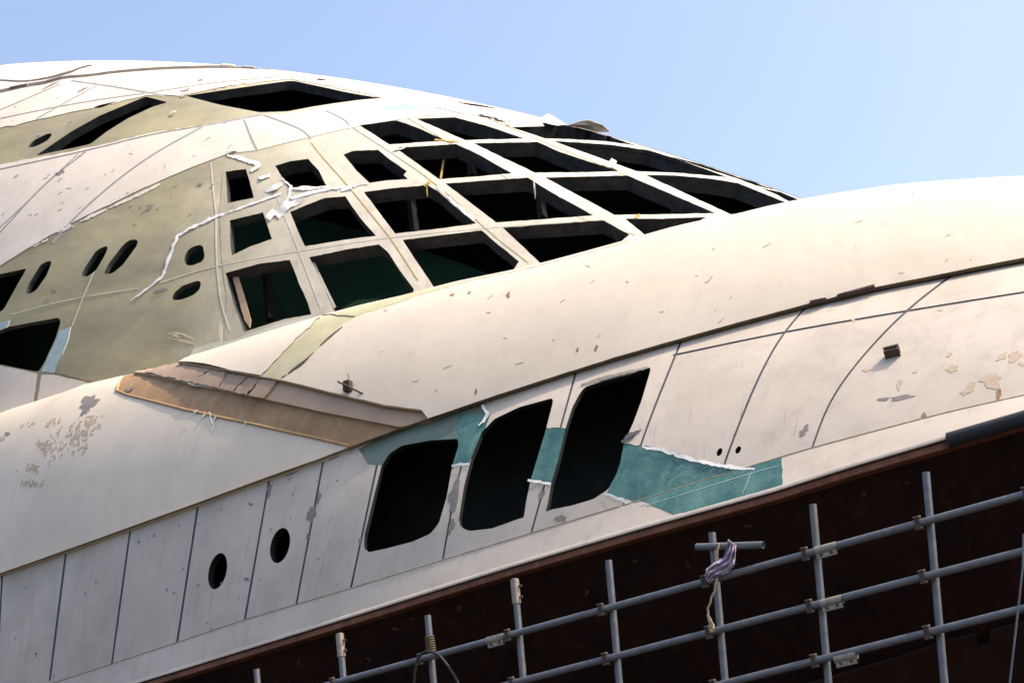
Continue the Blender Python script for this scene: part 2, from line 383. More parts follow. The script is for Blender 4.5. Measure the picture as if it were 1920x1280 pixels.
def fW(a, b):
    P = np.zeros((len(a), len(b), 3))
    for i, s in enumerate(a):
        A = np.array([o2(s), z2(s)]); C_ = np.array([o3s(s), z3(s)]); B = A+(C_-A)*np.array([.40, .60])
        t = (b/2.3)[:, None]; q = (1-t)**2*A+2*t*(1-t)*B+t*t*C_
        for j in range(len(b)): P[i, j] = ship(s, q[j, 0], q[j, 1])
    return P
WALL = Surf(fW, S0, S1, -.06, 2.36, 220, 26)
# upper fairing: starts proud of the lip, rises as a superelliptic quarter, height solved so its horizon follows the crest
cx = np.array([p[0] for p in CREST]); cy = np.array([p[1] for p in CREST])
def crest(x): return np.interp(x, cx, cy)-np.interp(x, [200, 345], [13, 0])
PH = np.linspace(0, 2.3, 60)
OV = .13
def OVs(s): return np.interp(s, [-7, -4, 0, 3], [.13, .15, .21, .26])
def bw(s): return np.interp(s, [-17, -8, -3, 3], [2.2, 2.6, 3.4, 4.2])
def sect(s, h):
    sn, cs = np.sin(PH), np.cos(PH)
    f0 = np.interp(s, [-16, -8, -4], [.3, .5, .62]); c0, s0_ = math.cos(f0), math.sin(f0)
    ph = f0+PH*(2.3-f0)/2.3; sn, cs = np.sin(ph), np.cos(ph)
    o_ = o3s(s)-OVs(s)+bw(s)*(c0-cs); z_ = z3(s)-.05+h*(sn-s0_)
    return o_, z_
hs = []
SS = np.linspace(S0, S1, 80)
for s in SS:
    lo, hi = .2, 12.
    for _ in range(30):
        h = (lo+hi)/2; o_, z_ = sect(s, h); P = np.array([ship(s, a, b) for a, b in zip(o_, z_)]); q = proj(P)
        if (q[:, 1]-crest(q[:, 0])).min() < 0: hi = h
        else: lo = h
    hs.append(h)
hs = np.array(hs); hc = np.polyfit(SS, hs, 7); 
print('fairing heights', hs[::8].round(2))
hk = np.convolve(np.pad(hs, 3, mode='edge'), np.ones(7)/7, 'valid')
def fB(a, b):
    P = np.zeros((len(a), len(b), 3))
    for i, s in enumerate(a):
        o_, z_ = sect(s, np.interp(s, SS, hk)); oo = np.interp(b/2., PH, o_); zz = np.interp(b/2., PH, z_)
        for j in range(len(b)): P[i, j] = ship(s, oo[j], zz[j])
    return P
FAIR = Surf(fB, S0, S1, 0, 4.5, 220, 90)
def fStrip(a, b):
    return np.array([[ship(s, o2(s)*t/.4, z1(s)+(z2(s)-z1(s))*t/.4) for t in b] for s in a])
STRIP = Surf(fStrip, S0, S1, 0, .45, 160, 8)
def fHull(a, b):
    P = np.zeros((len(a), len(b), 3))
    for i, s in enumerate(a):
        zt = z1(s)-.09
        for j, t in enumerate(b):
            z_ = zt*(1-t/5.); P[i, j] = ship(s, .05+.78*(zt-z_)+.02*(zt-z_)**2, z_)
    return P
HULL = Surf(fHull, S0, S1, 0, 5., 160, 30)
# upper dome: ellipsoid fitted to the roof's horizon
EC = np.array([-4.323, 33.574, 7.4195]); EA = (25.198, 7.216, 10.708); EY, ET = .4099, -.4417
ed = np.array([math.cos(EY)*math.cos(ET), -math.sin(EY)*math.cos(ET), math.sin(ET)]); en = np.array([-math.sin(EY), -math.cos(EY), 0.]); eu = np.cross(en, ed); eu = eu if eu[2] > 0 else -eu
def fD(a, b):
    la = (a/23.)[:, None, None]; ph = (b/8.)[None, :, None]
    return EC+ed*EA[0]*np.sin(la)+np.cos(la)*(en*EA[1]*np.cos(ph)+eu*EA[2]*np.sin(ph))
DOME = Surf(fD, -16, 24, -6, 25, 320, 240)
# ------------------------------------------------------------------ the yacht
Y = thing('yacht', 'stripped white yacht superstructure with gridded dome on a rusty hull, seen behind tube railing', 'yacht', ship(-6, 3, 0))
def U(s): return [tuple(float(k) for k in p.split(',')) for p in s.split()]
full = lambda S, e=.02: np.array([(S.a[0]+e, S.b[0]+e), (S.a[-1]-e, S.b[0]+e), (S.a[-1]-e, S.b[-1]-e), (S.a[0]+e, S.b[-1]-e)])
# --- hull
hull = patch('hull', HULL, full(HULL), (), 0, .03, .3, 'rust_hull', parent=Y, abmode=True)[0]
def prof(name, rows, mats, parent, a0=S0, a1=S1, n_=120, smooth=35):
    """extrude a little section (o,z relative to the hull edge) along the sheer"""
    ss = np.linspace(a0, a1, n_); k = len(rows); V = [ship(s, o_, z1(s)+z_) for s in ss for o_, z_ in rows]
    Fc = [(i*k+j, (i+1)*k+j, (i+1)*k+j+1, i*k+j+1) for i in range(n_-1) for j in range(k-1)]
    return mk(name, V, Fc, mats, parent, None, smooth)
prof('flange', [(.05, -.005), (-.01, -.02), (-.04, -.085), (-.037, -.095), (.06, -.11)], 'rust_flange', hull)
pp = [ship(s, -.035, z1(s)-.02) for s in np.linspace(-.72, S1, 20)]
tube('half_pipe', pp, .075, 'black_rubber', hull, 14)
# chine plate low on the hull (bottom right)
CH = U('1400,1318 1533,1278 1693,1231 1773,1204 1830,1190 1832,1213 1857,1208 1856,1184 1920,1168 2000,1148 2050,1400 1400,1400')
patch('chine_plate', HULL, CH, (), .12, .05, .3, 'rust_dull', parent=hull)
sfv = []
for s in np.linspace(S0, S1, 120): sfv += [ship(s, o3s(s)-OVs(s)+.03, z3(s)-.035), ship(s, o3s(s)-.0, z3(s)-.03), ship(s, o3s(s)+.06, z3(s)-.0)]
mk('soffit', sfv, [(3*i+k, 3*i+3+k, 3*i+4+k, 3*i+1+k) for i in range(119) for k in (0, 1)], 'edge_glass', Y)
for c in [(1402, 986, 6, 3), (1391, 963, 5, 2), (1190, 1052, 4, 3), (740, 1178, 6, 3), (770, 1160, 3, 2), (860, 1140, 4, 6), (1620, 925, 4, 5), (1700, 905, 5, 2), (690, 1235, 4, 3), (560, 1240, 3, 6), (1100, 1110, 3, 6), (1290, 1060, 2, 7)]:
    patch('rust_flake', HULL, blob(*c), (), .004, .003, .2, 'rust_flake', parent=hull)
for x in (520, 905, 1300, 1640, 1800):
    y = np.interp(x, [p[0] for p in EDGE], [p[1] for p in EDGE]); patch('weld_seam', HULL, ribbon([(x-2, y+32), (x+12, y+150), (x+24, y+300)], 2), (), .004, .004, .3, 'rust_dull', parent=hull)
# --- white strip along the sheer
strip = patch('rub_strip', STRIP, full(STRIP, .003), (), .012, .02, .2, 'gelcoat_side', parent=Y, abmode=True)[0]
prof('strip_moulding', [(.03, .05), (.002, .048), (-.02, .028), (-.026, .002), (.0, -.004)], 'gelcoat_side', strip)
# --- side wall
W1 = U('730,850 753,835 807,825 858,822 860,833 848,873 837,933 823,980 807,1000 773,1015 723,1028 690,1035 682,1027 683,1003 700,933 715,873')
W2 = U('927,785 973,763 1035,746 1037,753 1023,807 1007,860 995,900 987,937 982,970 973,972 923,990 880,995 863,988 860,973 870,910 883,860 903,810')
W3 = U('1097,725 1140,712 1187,700 1218,688 1220,693 1203,750 1187,793 1170,830 1163,867 1155,890 1140,917 1113,935 1073,947 1033,955 1022,960 1027,943 1033,907 1047,860 1060,803 1073,763 1087,737')
def ell(cx_, cy_, rx, ry, tilt, n_=28):
    return [(cx_+rx*math.cos(t)+tilt*ry*math.sin(t)*-1, cy_+ry*math.sin(t)) for t in np.linspace(0, 2*math.pi, n_, endpoint=False)]
PO = [ell(408, 1070, 17, 34, .18), ell(525, 1022, 18, 33, .18), ell(1349, 847, 5, 7.5, .3), ell(1384, 843, 5, 7, .3)]
WN = [dens(smooth_poly(p, 1), 9, .5) for p in (W1, W2, W3)]
base = patch('side_wall', WALL, full(WALL, .004), WN+PO, -.008, .05, .2, 'groove_sealant', parent=Y, abmode=True, back='interior_shade')[0]
T0 = U('672,842 700,826 760,801 850,772 905,757 918,778 900,790 866,800 862,830 850,880 690,870')
T1 = U('862,775 920,775 912,796 898,822 880,868 848,874 858,830 855,800')
T2 = U('1022,801 1062,803 1052,845 1034,907 991,899 1003,865 1013,835')
T3 = U('1165,831 1200,834 1232,839 1300,860 1362,873 1418,879 1466,867 1467,909 1430,924 1385,938 1262,964 1205,946 1138,924 1150,893 1160,862')
TT = [dens(T0, 8, .8), dens(T1, 7, 1.2), dens(T2, 7, 1.2), dens(T3, 8, 1.3)]
GR = [U('5,1065 -10,1330'), U('125,1025 90,1300'), U('246,980 208,1256'), U('373,936 330,1218'), U('507,887 457,1173'), U('608,853 553,1146'), U('722,810 712,845 655,1116'), U('905,750 860,880 828,1061'), U('1082,690 1040,840 992,1013'),
      U('1280,632 1200,830 1165,962'), U('1516,570 1470,623 1440,672 1407,741 1362,856 1348,905'), U('1790,512 1698,582 1613,671 1553,754 1517,855')]
GR.append(U('1262,666 1470,622 1700,583 1925,547 2040,530'))
GRP = [ribbon(q, rng.uniform(3.2, 4.2, 5)) for q in GR]
WOUT = [('ab', S0+.05, .012), ('ab', S1-.05, .012), ('ab', S1-.05, 2.29), ('ab', S0+.05, 2.29)]
wo_ = np.array([p[1:] for p in WOUT]); wo_ = dens(wo_, .25)
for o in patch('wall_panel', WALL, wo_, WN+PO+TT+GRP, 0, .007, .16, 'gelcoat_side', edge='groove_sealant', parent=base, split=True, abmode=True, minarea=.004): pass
for k, (p, m) in enumerate(zip(TT, ('shaded_teal_fibreglass', 'teal_fibreglass', 'teal_fibreglass', 'teal_fibreglass'))):
    patch('fibreglass_patch', WALL, p, WN, -.004 if k else -.005, .012, .12, m, parent=base)
for p in WN: rim('window_reveal', WALL, p, 0, .06, 'interior_shade', base)
for p in PO: rim('porthole_reveal', WALL, p, 0, .1, 'interior_shade', base)
patch('fibreglass_patch', STRIP, dens(U('1200,936 1310,902 1416,869 1466,855 1467,908 1430,923 1385,937 1262,963'), 8, 1.), (), .016, .006, .1, 'teal_fibreglass', parent=strip)
tube('seam_bead', [STRIP.ev((s_, .447), .013)[0] for s_ in np.linspace(S0+.1, S1-.1, 160)], .007, 'edge_glass', strip, 6)
patch('crease', STRIP, ribbon(U('1212,947 1310,917 1416,884 1462,872'), (.8, 1.2, .8)), (), .019, .003, .2, 'pale_teal', parent=strip)
# torn edges round the fibreglass
def torn(px, wd, S=WALL, off=.004, par=base, m='tape_white', amp=.02, name='torn_edge'):
    poly = dens(ribbon(px, wd, 0), 5, .9)
    ph = rng.uniform(0, 6, 3)
    return patch(name, S, poly, (), off, .002, .04, m, parent=par, smooth=20, lift=lambda p: amp*(.5+.5*math.sin(p[0]*11+p[1]*5+ph[0])*math.sin(p[1]*15-p[0]*6+ph[1])))
torn(U('1205,838 1235,843 1300,862 1362,876 1416,881'), (3, 8, 6, 7, 4)); torn(U('1205,946 1262,964 1330,951'), (3, 5, 3)); torn(U('1375,936 1400,926 1432,921 1450,905'), (5, 12, 8, 3), amp=.05)
torn(U('848,874 880,870'), 5); torn(U('990,900 1034,908'), 5); torn(U('905,760 916,778 900,800'), (3, 8, 3), amp=.04); torn(U('1135,926 1170,938 1190,946'), (3, 6, 3))
torn(U('1168,832 1185,815 1203,806'), (4, 9, 3), m='groove_sealant', amp=.05)
torn(U('1090,722 1140,708 1215,690'), (2, 7, 4), m='grey_chip')
torn(U('1262,964 1210,958 1160,950'), (2, 4, 2), amp=.01)
tiny = []
for _ in range(26):
    x = rng.uniform(1215, 1440); y = rng.uniform(862, 905) if x < 1400 else rng.uniform(885, 900); L_ = rng.uniform(8, 26)
    q = [(x, y), (x-L_*.75, y+L_*.65)]
    if q[1][1] < np.interp(x-L_, [p[0] for p in SEAM], [p[1] for p in SEAM])-6: tiny += patch('fibre_line', WALL, ribbon(q, (.6, 1.5, .5)), (), -.002, .002, .3, 'pale_teal', parent=base)
join_small(tiny, 'glass_fibres', 'pale_teal', base)
patch('fibre_line', STRIP, ribbon(U('1408,886 1400,905 1392,925'), (.6, 1.2, .6)), (), .02, .002, .3, 'pale_teal', parent=strip)
# --- fairings and the step between them
FL = U('-150,1131 0,1077 125,1032 245,989 372,944 505,895 607,860 655,841 651,833 600,822 492,798 346,767 280,751 220,735 221,722 232,704')
fl_ab = FAIR.ab(FL, -.10)
FLo = [('ab', S0+.1, .0)]+[('ab', *p) for p in fl_ab[2:]]+[('ab', fl_ab[-1][0]+.1, 4.4), ('ab', S0+.1, 4.4)]
fa = np.array([q[1:] for q in FLo]); fa[1:7, 1] = 0.005
fl = patch('fairing', FAIR, dens(fa, .12, .002), (), -.10, .05, .16, 'gelcoat', edge='edge_glass', back='interior_shade', parent=Y, abmode=True)[0]
fl['label'] = 'shaded smooth white fairing left of the brown step'
FRl = U('335,677 430,693 524,711 620,735 721,759 790,768 845,772')
fr_ab = FAIR.ab(FRl, 0)
a0 = fr_ab[-1][0]
fr = [tuple(p) for p in fr_ab]+[(a0+.12, .004)]+[(x, .004) for x in np.arange(a0+.3, S1-.1, .3)]+[(S1-.1, .004), (S1-.1, 4.4), (fr_ab[0][0]-.1, 4.4)]
STR = [dens(U('606,588 668,592 640,610 600,650 560,690 524,713 487,706 520,672 560,630'), 8, .8)]
EDG = [dens(U('600,594 700,567 800,542 975,505 1050,488 1180,449 1180,452 1100,474 990,503 900,522 800,548 720,575 668,592 640,604 596,606'), 10, .6)]
frp = patch('fairing', FAIR, dens(np.array(fr), .12, .0015), STR, 0, .055, .16, 'gelcoat', edge='lip_edge', back='interior_shade', parent=Y, abmode=True)[0]
frp['label'] = 'sunlit smooth white fairing right of the brown step'
for p in STR: patch('bare_strip', FAIR, p, (), -.012, .02, .1, 'olive_strip', parent=frp)
for q in ('642,612 615,634 600,648', '588,660 570,677 552,690 540,700', '536,702 528,708'): patch('dirt_mark', FAIR, dens(ribbon(U(q), (1, 4, 2)), 4, .8), (), .003, .004, .1, 'seam_dark', parent=frp)
patch('bare_rim', FAIR, EDG[0], STR, .003, .02, .1, 'olive_strip', parent=frp)
PK = U('250,690 266,698 360,720 462,740 601,771 750,800 800,790 860,768 845,755 721,735 524,690 330,655')
pk = patch('step_board', FAIR, dens(PK, 10), (), -.07, .05, .14, 'pink_ply', edge='edge_glass', parent=Y)[0]
BR = U('215,728 225,705 262,696 300,690 462,725 601,755 750,785 800,780 775,800 750,806 662,842 652,840 492,806 346,776 220,742')
br = patch('step_ledge', FAIR, dens(BR, 10), (), -.118, .05, .14, 'brown_resin', parent=Y)[0]
tb = [FAIR.ev(p, -.096)[0] for p in FAIR.ab(U('222,722 219,733 240,741 300,756 346,768 420,784 492,799 540,810 600,823 655,836'), -.10)]
tube('edge_bead', tb, .022, 'orange_bead', br, 8)
lipr = [FAIR.ev(p, -.02)[0] for p in FAIR.ab(FRl, 0)]
tube('edge_bead', lipr, .018, 'orange_bead', frp, 8)
# cracked boards on the step
BD = ['272,696 330,680 395,694 352,716', '354,716 397,695 424,699 408,727', '410,728 426,700 463,707 436,734', '438,734 465,708 486,713 462,740']
for k, q in enumerate(BD): patch('cracked_board', FAIR, dens(U(q), 6, .9), (), -.055+.010*(k % 2), .015, .06, 'pink_board', parent=pk, edge='grey_chip', lift=lambda p: .007*abs(math.sin(p[0]*7)))
patch('cover_plate', FAIR, dens(U('466,741 488,711 520,713 494,746'), 6, .4), (), -.035, .03, .08, 'pink_board', edge='edge_glass', parent=pk)
patch('pale_patch', FAIR, dens(U('330,705 352,712 400,725 440,735 400,727 360,722'), 6, .5), (), -.064, .01, .06, 'pale_fibreglass', parent=pk)
for q in ('392,772 402,798', '372,770 366,776', '462,790 458,800', '405,778 398,808', '385,772 380,783'): torn(U(q), (4, 2), FAIR, -.09, fl, 'pale_fibreglass', .03)
# chips: ragged flakes of missing paint
def chips(S, lst, m, off, par, name='paint_chip'):
    for c in lst: patch(name, S, blob(*c), (), off, .004, .08, m, parent=par)
chips(FAIR, [(168, 753, 18, 10, -.5), (160, 768, 6, 9, .4), (242, 728, 8, 4, -.4), (14, 813, 5, 3, 0)], 'grey_chip', -.097, fl)
cl = []
for (x, y, sx, sy, k) in ((152, 812, 22, 28, 80), (82, 836, 14, 11, 30), (97, 790, 14, 4, 8), (50, 797, 10, 5, 6), (63, 877, 14, 8, 24), (62, 906, 20, 6, 26), (175, 785, 14, 12, 24), (4, 822, 6, 8, 4), (110, 825, 34, 36, 40)):
    for _ in range(k): cl.append((x+rng.normal()*sx*.55, y+rng.normal()*sy*.55, rng.uniform(1.5, 5), rng.uniform(.8, 2.2), -.9+rng.normal()*.3, 12, .3))
join_small([o for c in cl for o in patch('flake', FAIR, blob(*c), (), -.098, .004, .2, 'tan_chip', parent=fl)], 'flaked_paint', 'tan_chip', fl)
chips(WALL, [(1687, 719, 6, 9, .3), (1785, 691, 13, 6, -.3), (1780, 664, 6, 4, 0), (1858, 714, 25, 12, -.25), (1816, 729, 15, 7, -.5), (1879, 668, 12, 5, -.8), (1903, 668, 17, 7, -.6), (1623, 694, 6, 3, -.3), (1716, 696, 5, 2, -.4), (1918, 682, 6, 5, 0), (1763, 581, 5, 2, 0), (1600, 600, 4, 2, .3)], 'tan_chip', .003, base)
chips(WALL, [(1507, 808, 11, 6, -.8), (585, 963, 7, 17, .25), (598, 931, 4, 9, .2), (505, 917, 4, 12, .3), (551, 881, 32, 5, -.36), (621, 856, 14, 5, -.4), (458, 1169, 20, 4, -.3), (399, 1189, 28, 4, -.3), (571, 1134, 17, 3.5, -.3), (852, 930, 8, 38, .2), (846, 985, 5, 18, .2), (1015, 927, 5, 8, .2), (1053, 972, 10, 6, -.4), (470, 945, 3, 3), (462, 1085, 5, 3), (577, 1005, 3, 5), (675, 1015, 3, 6), (1690, 745, 20, 3, -.2, 14, .5), (1655, 747, 12, 3, -.1, 12, .5)], 'grey_chip', .003, base)
chips(WALL, [(1705, 828, 4, 6, .2, 8, .1), (1872, 738, 5, 13, .3, 8, .1), (1733, 779, 6, 6, .7, 6, .1), (1755, 802, 7, 7, .6, 6, .1), (1800, 808, 8, 5, -.4), (1818, 803, 9, 5, -.4), (1836, 797, 6, 4, -.4)], 'rust_chip', .003, base)
chips(FAIR, [(1118, 652, 2.5, 5, .2), (1083, 655, 2, 4, .2), (893, 733, 2, 5), (953, 553, 3, 5, .4), (848, 552, 5, 1.6, -.5), (880, 548, 4, 1.6, -.5)], 'rust_chip', .003, frp)
mk_ = []
for _ in range(70):
    x = rng.uniform(700, 1900); y = rng.uniform(340, 740)
    if crest(x)+15 < y < np.interp(x, [p[0] for p in LIP], [p[1] for p in LIP])-12: mk_.append((x, y, rng.uniform(2, 7), rng.uniform(.5, 1.1), -.5+rng.normal()*.3, 8, .3))
join_small([o for c in mk_ for o in patch('scratch', FAIR, blob(*c), (), .003, .003, .3, 'tan_chip', parent=frp)], 'scratches', 'tan_chip', frp)
tiny = []
for _ in range(34):
    x = rng.uniform(20, 640); y0_ = np.interp(x, [p[0] for p in LIP], [p[1] for p in LIP]); y = y0_+rng.uniform(15, 250)
    tiny += patch('fleck', WALL, blob(x, y, rng.uniform(.8, 1.8), rng.uniform(.8, 3), .3, 10, .4), (), .003, .003, .3, 'grey_chip', parent=base)
join_small(tiny, 'paint_flecks', 'grey_chip', base)
mat('stain', (.40, .345, .28), (.34, .28, .22), rough=.7, nscale=9)
tiny = []
for _ in range(40):
    x = rng.uniform(30, 1500); zl = np.interp(x, [p[0] for p in SEAM], [p[1] for p in SEAM]); y = zl-rng.uniform(20, 220); L_ = rng.uniform(10, 45)
    q = [(x+L_*.1, y-L_/2), (x-L_*.1, y+L_/2)]
    if not any(inside(np.array([q[0], q[1], (x, y)]), p).any() for p in WN+TT+PO): tiny += patch('stain_run', WALL, dens(ribbon(q, (.6, 1.8, .5)), 5, .25), (), .002, .002, .3, 'stain', parent=base)
join_small(tiny, 'stain_runs', 'stain', base)
# sealant pieces in the lip joint at right
for q, wd, m in (('1519,571 1560,562 1640,540', 7, 'dark_iron'), ('1882,496 1920,489 1990,475', 7, 'dark_iron')):
    tube('joint_strip', [FAIR.ev(p, .006)[0] for p in FAIR.ab([(a, b-3) for a, b in dens(U(q), 12, 0, False)], .0)], .026, m, frp, 6)
# vent box, bracket with rod
vb = WALL.ab([(1675, 667)])[0]; vc = WALL.ev(vb, .05)[0]; vn = WALL.ev(vb, 1.)[0]-WALL.ev(vb, 0.)[0]; vx = WALL.ev(vb+[.01, 0], 0)[0]-WALL.ev(vb, 0.)[0]; vx /= np.linalg.norm(vx); vz = np.cross(vx, vn); vz = vz if vz[2] > 0 else -vz
v_ = box('vent_box', vc, (vx, vn, vz), (.07, .04, .03), 'dark_iron', base); box('vent_hood', vc+vz*.035+vn*.01, (vx, vn, vz), (.08, .05, .006), 'tan_chip', v_)
bp_ = FAIR.ev(FAIR.ab([(656, 728)], 0)[0], .05)[0]; bn = N
bk = box('bracket', bp_, (D, -N, np.array([0, 0, 1.])), (.055, .05, .075), 'dark_iron', Y)
RA, RB = [CAM+ray(*p)*np.linalg.norm(bp_-CAM)*k for p, k in (((633, 715), 1.0), ((722, 758), .985))]
tube('rod', [RA, RB], .012, 'dark_iron', bk, 8); tube('wire', [RB, RB+np.array([0, 0, -.25])], .005, 'dark_iron', bk, 6)
tube('wire', [bp_+np.array([0, 0, .07]), bp_+np.array([.02, 0, .14]), bp_+np.array([.0, 0, .17])], .005, 'dark_iron', bk, 6)
# --- dome
OP = {k: U(v) for k, v in {
 'h1': '348,180 413,197 487,211 540,209 587,200 633,193 680,187 716,184.5 654,174 604,163 552,152 540,152 440,166',
 'h2': '67,292 100,285 140,277 170,270 200,247 240,222 287,200 315,192 273,181 187,217 133,247', 'h3': '50,278 67,275 90,263 99,251 90,250 63,263', 'h4': '172,203 187,203 200,198 223,189 187,197',
 'h5': '846,190 878,197 913,202 948,206 896,196',
 'a1': '674,235 744,226 779,238 837,264 788,267 730,271', 'a2': '781,223 853,220 910,235 983,260 900,262 872,263', 'a3': '947,235 1010,230 1047,232 1087,240 1133,253 1193,273 1133,265 1067,261 1023,260',
 'b0': '423,322 461,317 468,340 476,371 450,376 427,381', 'b1': '516,311 546,302 578,298 598,320 612,348 575,352 541,352 528,331', 'b2': '644,290 662,283 709,281 727,296 763,321 757,328 765,336 730,338 693,343 668,320',
 'b3': '741,277 808,273 855,270 896,289 960,325 896,331 823,336', 'b4': '888,269 1007,266 1050,285 1160,321 1100,323 1003,324', 'b5': '1038,265 1087,267 1150,272 1217,282 1267,297 1367,333 1283,325 1193,321',
 'b6': '1247,290 1317,309 1400,335 1455,357 1417,348 1380,334 1317,314',
 'c0': '431,413 493,398 499,416 510,448 467,463 435,479 432,460', 'c1': '544,397 575,384 610,371 648,368 660,387 677,410 705,442 643,450 572,462 557,430', 'c2': '682,360 735,353 802,347 823,360 852,387 893,419 837,427 741,438',
 'c3': '835,344 990,333 1033,360 1113,404 1033,410 930,417', 'c4': '1022,333 1177,329 1233,353 1342,400 1233,402 1152,403', 'c5': '1210,328 1267,329 1333,335 1383,343 1433,363 1475,380 1433,395 1370,402', 'c6': '1423,351 1463,360 1500,375 1487,382 1460,367',
 'd1': '423,512 483,495 543,487 550,503 560,530 577,567 584,589 533,598 467,619 458,622 437,567', 'd2': '580,482 647,468 710,458 727,472 750,507 776,542 772,560 634,600 600,523', 'd3': '755,450 833,440 903,432 920,447 973,490 960,510 815,540 783,493',
 'd4': '943,427 1033,420 1132,413 1180,440 1150,465 1015,495', 'd5': '1172,410 1233,410 1325,407 1290,425 1215,445',
 's1': '345,483 353,467 370,459 380,460 384,480 380,490 360,498 347,497', 's2': '321,563 327,548 343,535 370,526 377,528 375,542 363,553 340,562', 's3': '48,550 53,533 77,495 93,488 97,492 87,517 67,545 55,551',
 's4': '152,518 157,505 180,470 197,461 203,463 197,478 180,507 163,519', 's5': '194,514 203,495 230,460 243,449 259,449 257,460 230,497 210,513', 's6': '-40,525 0,514 50,503 33,533 7,580 -40,610',
 's7': '-40,635 13,613 67,603 110,595 114,603 103,637 83,680 72,697 33,690 0,683 -40,672'}.items()}
OPD = {k: dens(v if k[0] in 'abcd' else smooth_poly(v, 2), 9, .22) for k, v in OP.items()}
# dome outline in surface coordinates: everything the photo sees plus the hidden far side
pa = DOME.ab(U('-120,500 1500,380 -120,800'))
A0, A1 = -11.5, 15.0; B0, B1 = -3.2, 22.
dom = np.array([(A0, B0), (A1, B0), (A1, B1), (A0, B1)])
opl = list(OPD.values())
ab45 = DOME.ab(U('420,640 425,560 415,480 412,400 418,320 440,285 480,270 575,256 662,236 780,218 860,205 960,212'))
gridr = np.vstack([ab45, [(A1-.01, ab45[-1][1]+.6), (A1-.01, B0+.01), (ab45[0][0], B0+.01)]])
side = patch('dome_shell', DOME, dens(dom, .4), opl+[[('ab', *p) for p in gridr]], 0, .06, .22, 'bare_fibreglass', edge='reveal_grey', back='interior_shade', parent=Y, abmode=True)[0]
side['label'] = 'olive bare fibreglass side and roof of the dome'
grid = patch('window_grid', DOME, dens(gridr, .3), opl, .004, .07, .16, 'bare_fibreglass', edge='reveal_grey', back='interior_shade', parent=Y, abmode=True)[0]
grid['label'] = 'pale lattice of empty window openings on the dome'
for k, p in OPD.items():
    dp = .30 if k[0] in 'abcd' and k not in ('b0', 'c0') else (.12 if k[0] == 's' else .2)
    rim('window_reveal', DOME, p, 0, dp, 'reveal_grey', grid if k[0] in 'abcd' else side, .003)
# white painted skin on the dome
OLV = U('-60,255 0,240 67,225 133,210 173,203 273,179 347,178 430,160 545,148 600,158 720,183 640,199 545,213 487,216 380,235 283,249 170,276 100,291 43,299 -60,320')
SEAMS = [(U('-60,330 0,318 163,283 287,251 380,237 493,215'), 3), (U('-20,455 0,437 80,347 160,285'), 3), (U('-20,445 0,427 147,288'), 2), (U('98,455 160,387 267,300 380,238'), 3.2), (U('457,225 470,260 482,284'), 4.5), (U('493,216 567,243 583,262'), 3.5),
         (U('133,152 213,163 307,180'), 3.5), (U('-30,229 0,223 100,202 187,187 283,174'), 2.4), (U('-20,215 0,207 113,158'), 2.4), (U('67,224 133,187 183,160'), 2.2), (U('610,208 645,224 655,236'), 3), (U('815,202 870,214'), 2.5), (U('283,174 400,155 560,141'), 2)]
TOPS = U('-60,182 0,172 50,160 87,155 117,145 167,142 213,135 300,128 413,125 480,127 550,132 610,142')
wb = DOME.ab(U('-80,520 0,499 63,460 127,423 233,371 320,331 393,302 433,288 482,283 575,260 662,240 775,222 855,212 955,226 1010,222'))
sk = np.vstack([wb, [(wb[-1][0]+1.2, wb[-1][1]+.25), (12.2, 11.8), (12, B1-.1), (A0+.05, B1-.1), (A0+.05, wb[0][1])]])
cuts = opl+[dens(OLV, 12, .8)]+[ribbon(q, wd_) for q, wd_ in SEAMS]+[ribbon(TOPS, (6, 7, 5, 6, 4))]
patch('skin_panel', DOME, dens(sk, .12, .006), cuts, .012, .01, .2, 'gelcoat_dome', edge='seam_grey', parent=side, split=True, abmode=True, minarea=.003)
for q, wd_ in SEAMS: patch('seam_strip', DOME, ribbon(q, wd_+1), opl, .005, .004, .2, 'seam_grey', parent=side)
patch('roof_joint', DOME, ribbon(TOPS, (7, 8, 6, 7, 5)), (), .006, .005, .2, 'seam_dark', parent=side)
# upper roof layer with a bare pinkish patch and a crack
patch('bare_patch', DOME, dens(U('-40,140 0,132 80,124 168,121 130,137 85,147 45,152 0,150 -40,150'), 8, .8), (), .016, .003, .1, 'peeled_skin', parent=side)
patch('crack', DOME, dens(ribbon(U('-30,150 0,150 45,153 85,147 110,141 135,134 150,127 172,122'), (2, 3, 3, 5, 3, 2)), 6, .5), (), .018, .003, .1, 'seam_dark', parent=side)
# joint tubes along the roof seam
for q, m in (('88,154 116,146', 'seam_grey'), ('20,166 52,160', 'seam_grey'), ('415,124 440,125', 'tape_white'), ('455,126 478,127', 'tape_white')):
    tube('joint_piece', [DOME.ev(p, .02)[0] for p in DOME.ab(U(q), .0)], .03, m, side, 8)
# lower left: white panels, teal strips, darker lap
for q in ('-60,665 -40,674 0,685 33,692 70,700 62,760 50,800 -60,830', '78,702 100,702 190,722 245,702 250,730 150,790 66,800 68,760'):
    patch('skin_panel', DOME, dens(U(q), 9, .5), (), .014, .012, .15, 'gelcoat_dome', edge='edge_glass', parent=side)
for q in ('112,619 133,612 124,645 100,698 78,696 96,655', '-20,612 18,600 10,625 -2,645 -20,660'):
    patch('teal_strip', DOME, dens(U(q), 7, .7), [OPD['s7']], .016, .014, .1, 'pale_teal', edge='tape_white', parent=side)
patch('lap_panel', DOME, dens(U('116,664 150,672 210,683 272,690 240,704 192,719 104,699'), 8, .6), (), .02, .02, .12, 'bare_fibreglass', edge='edge_glass', parent=side)
patch('pale_patch', DOME, dens(U('365,652 400,642 440,636 470,624 540,601 600,590 600,610 430,680 340,690'), 9, .8), opl, .012, .012, .12, 'pale_fibreglass', edge='edge_glass', parent=side)
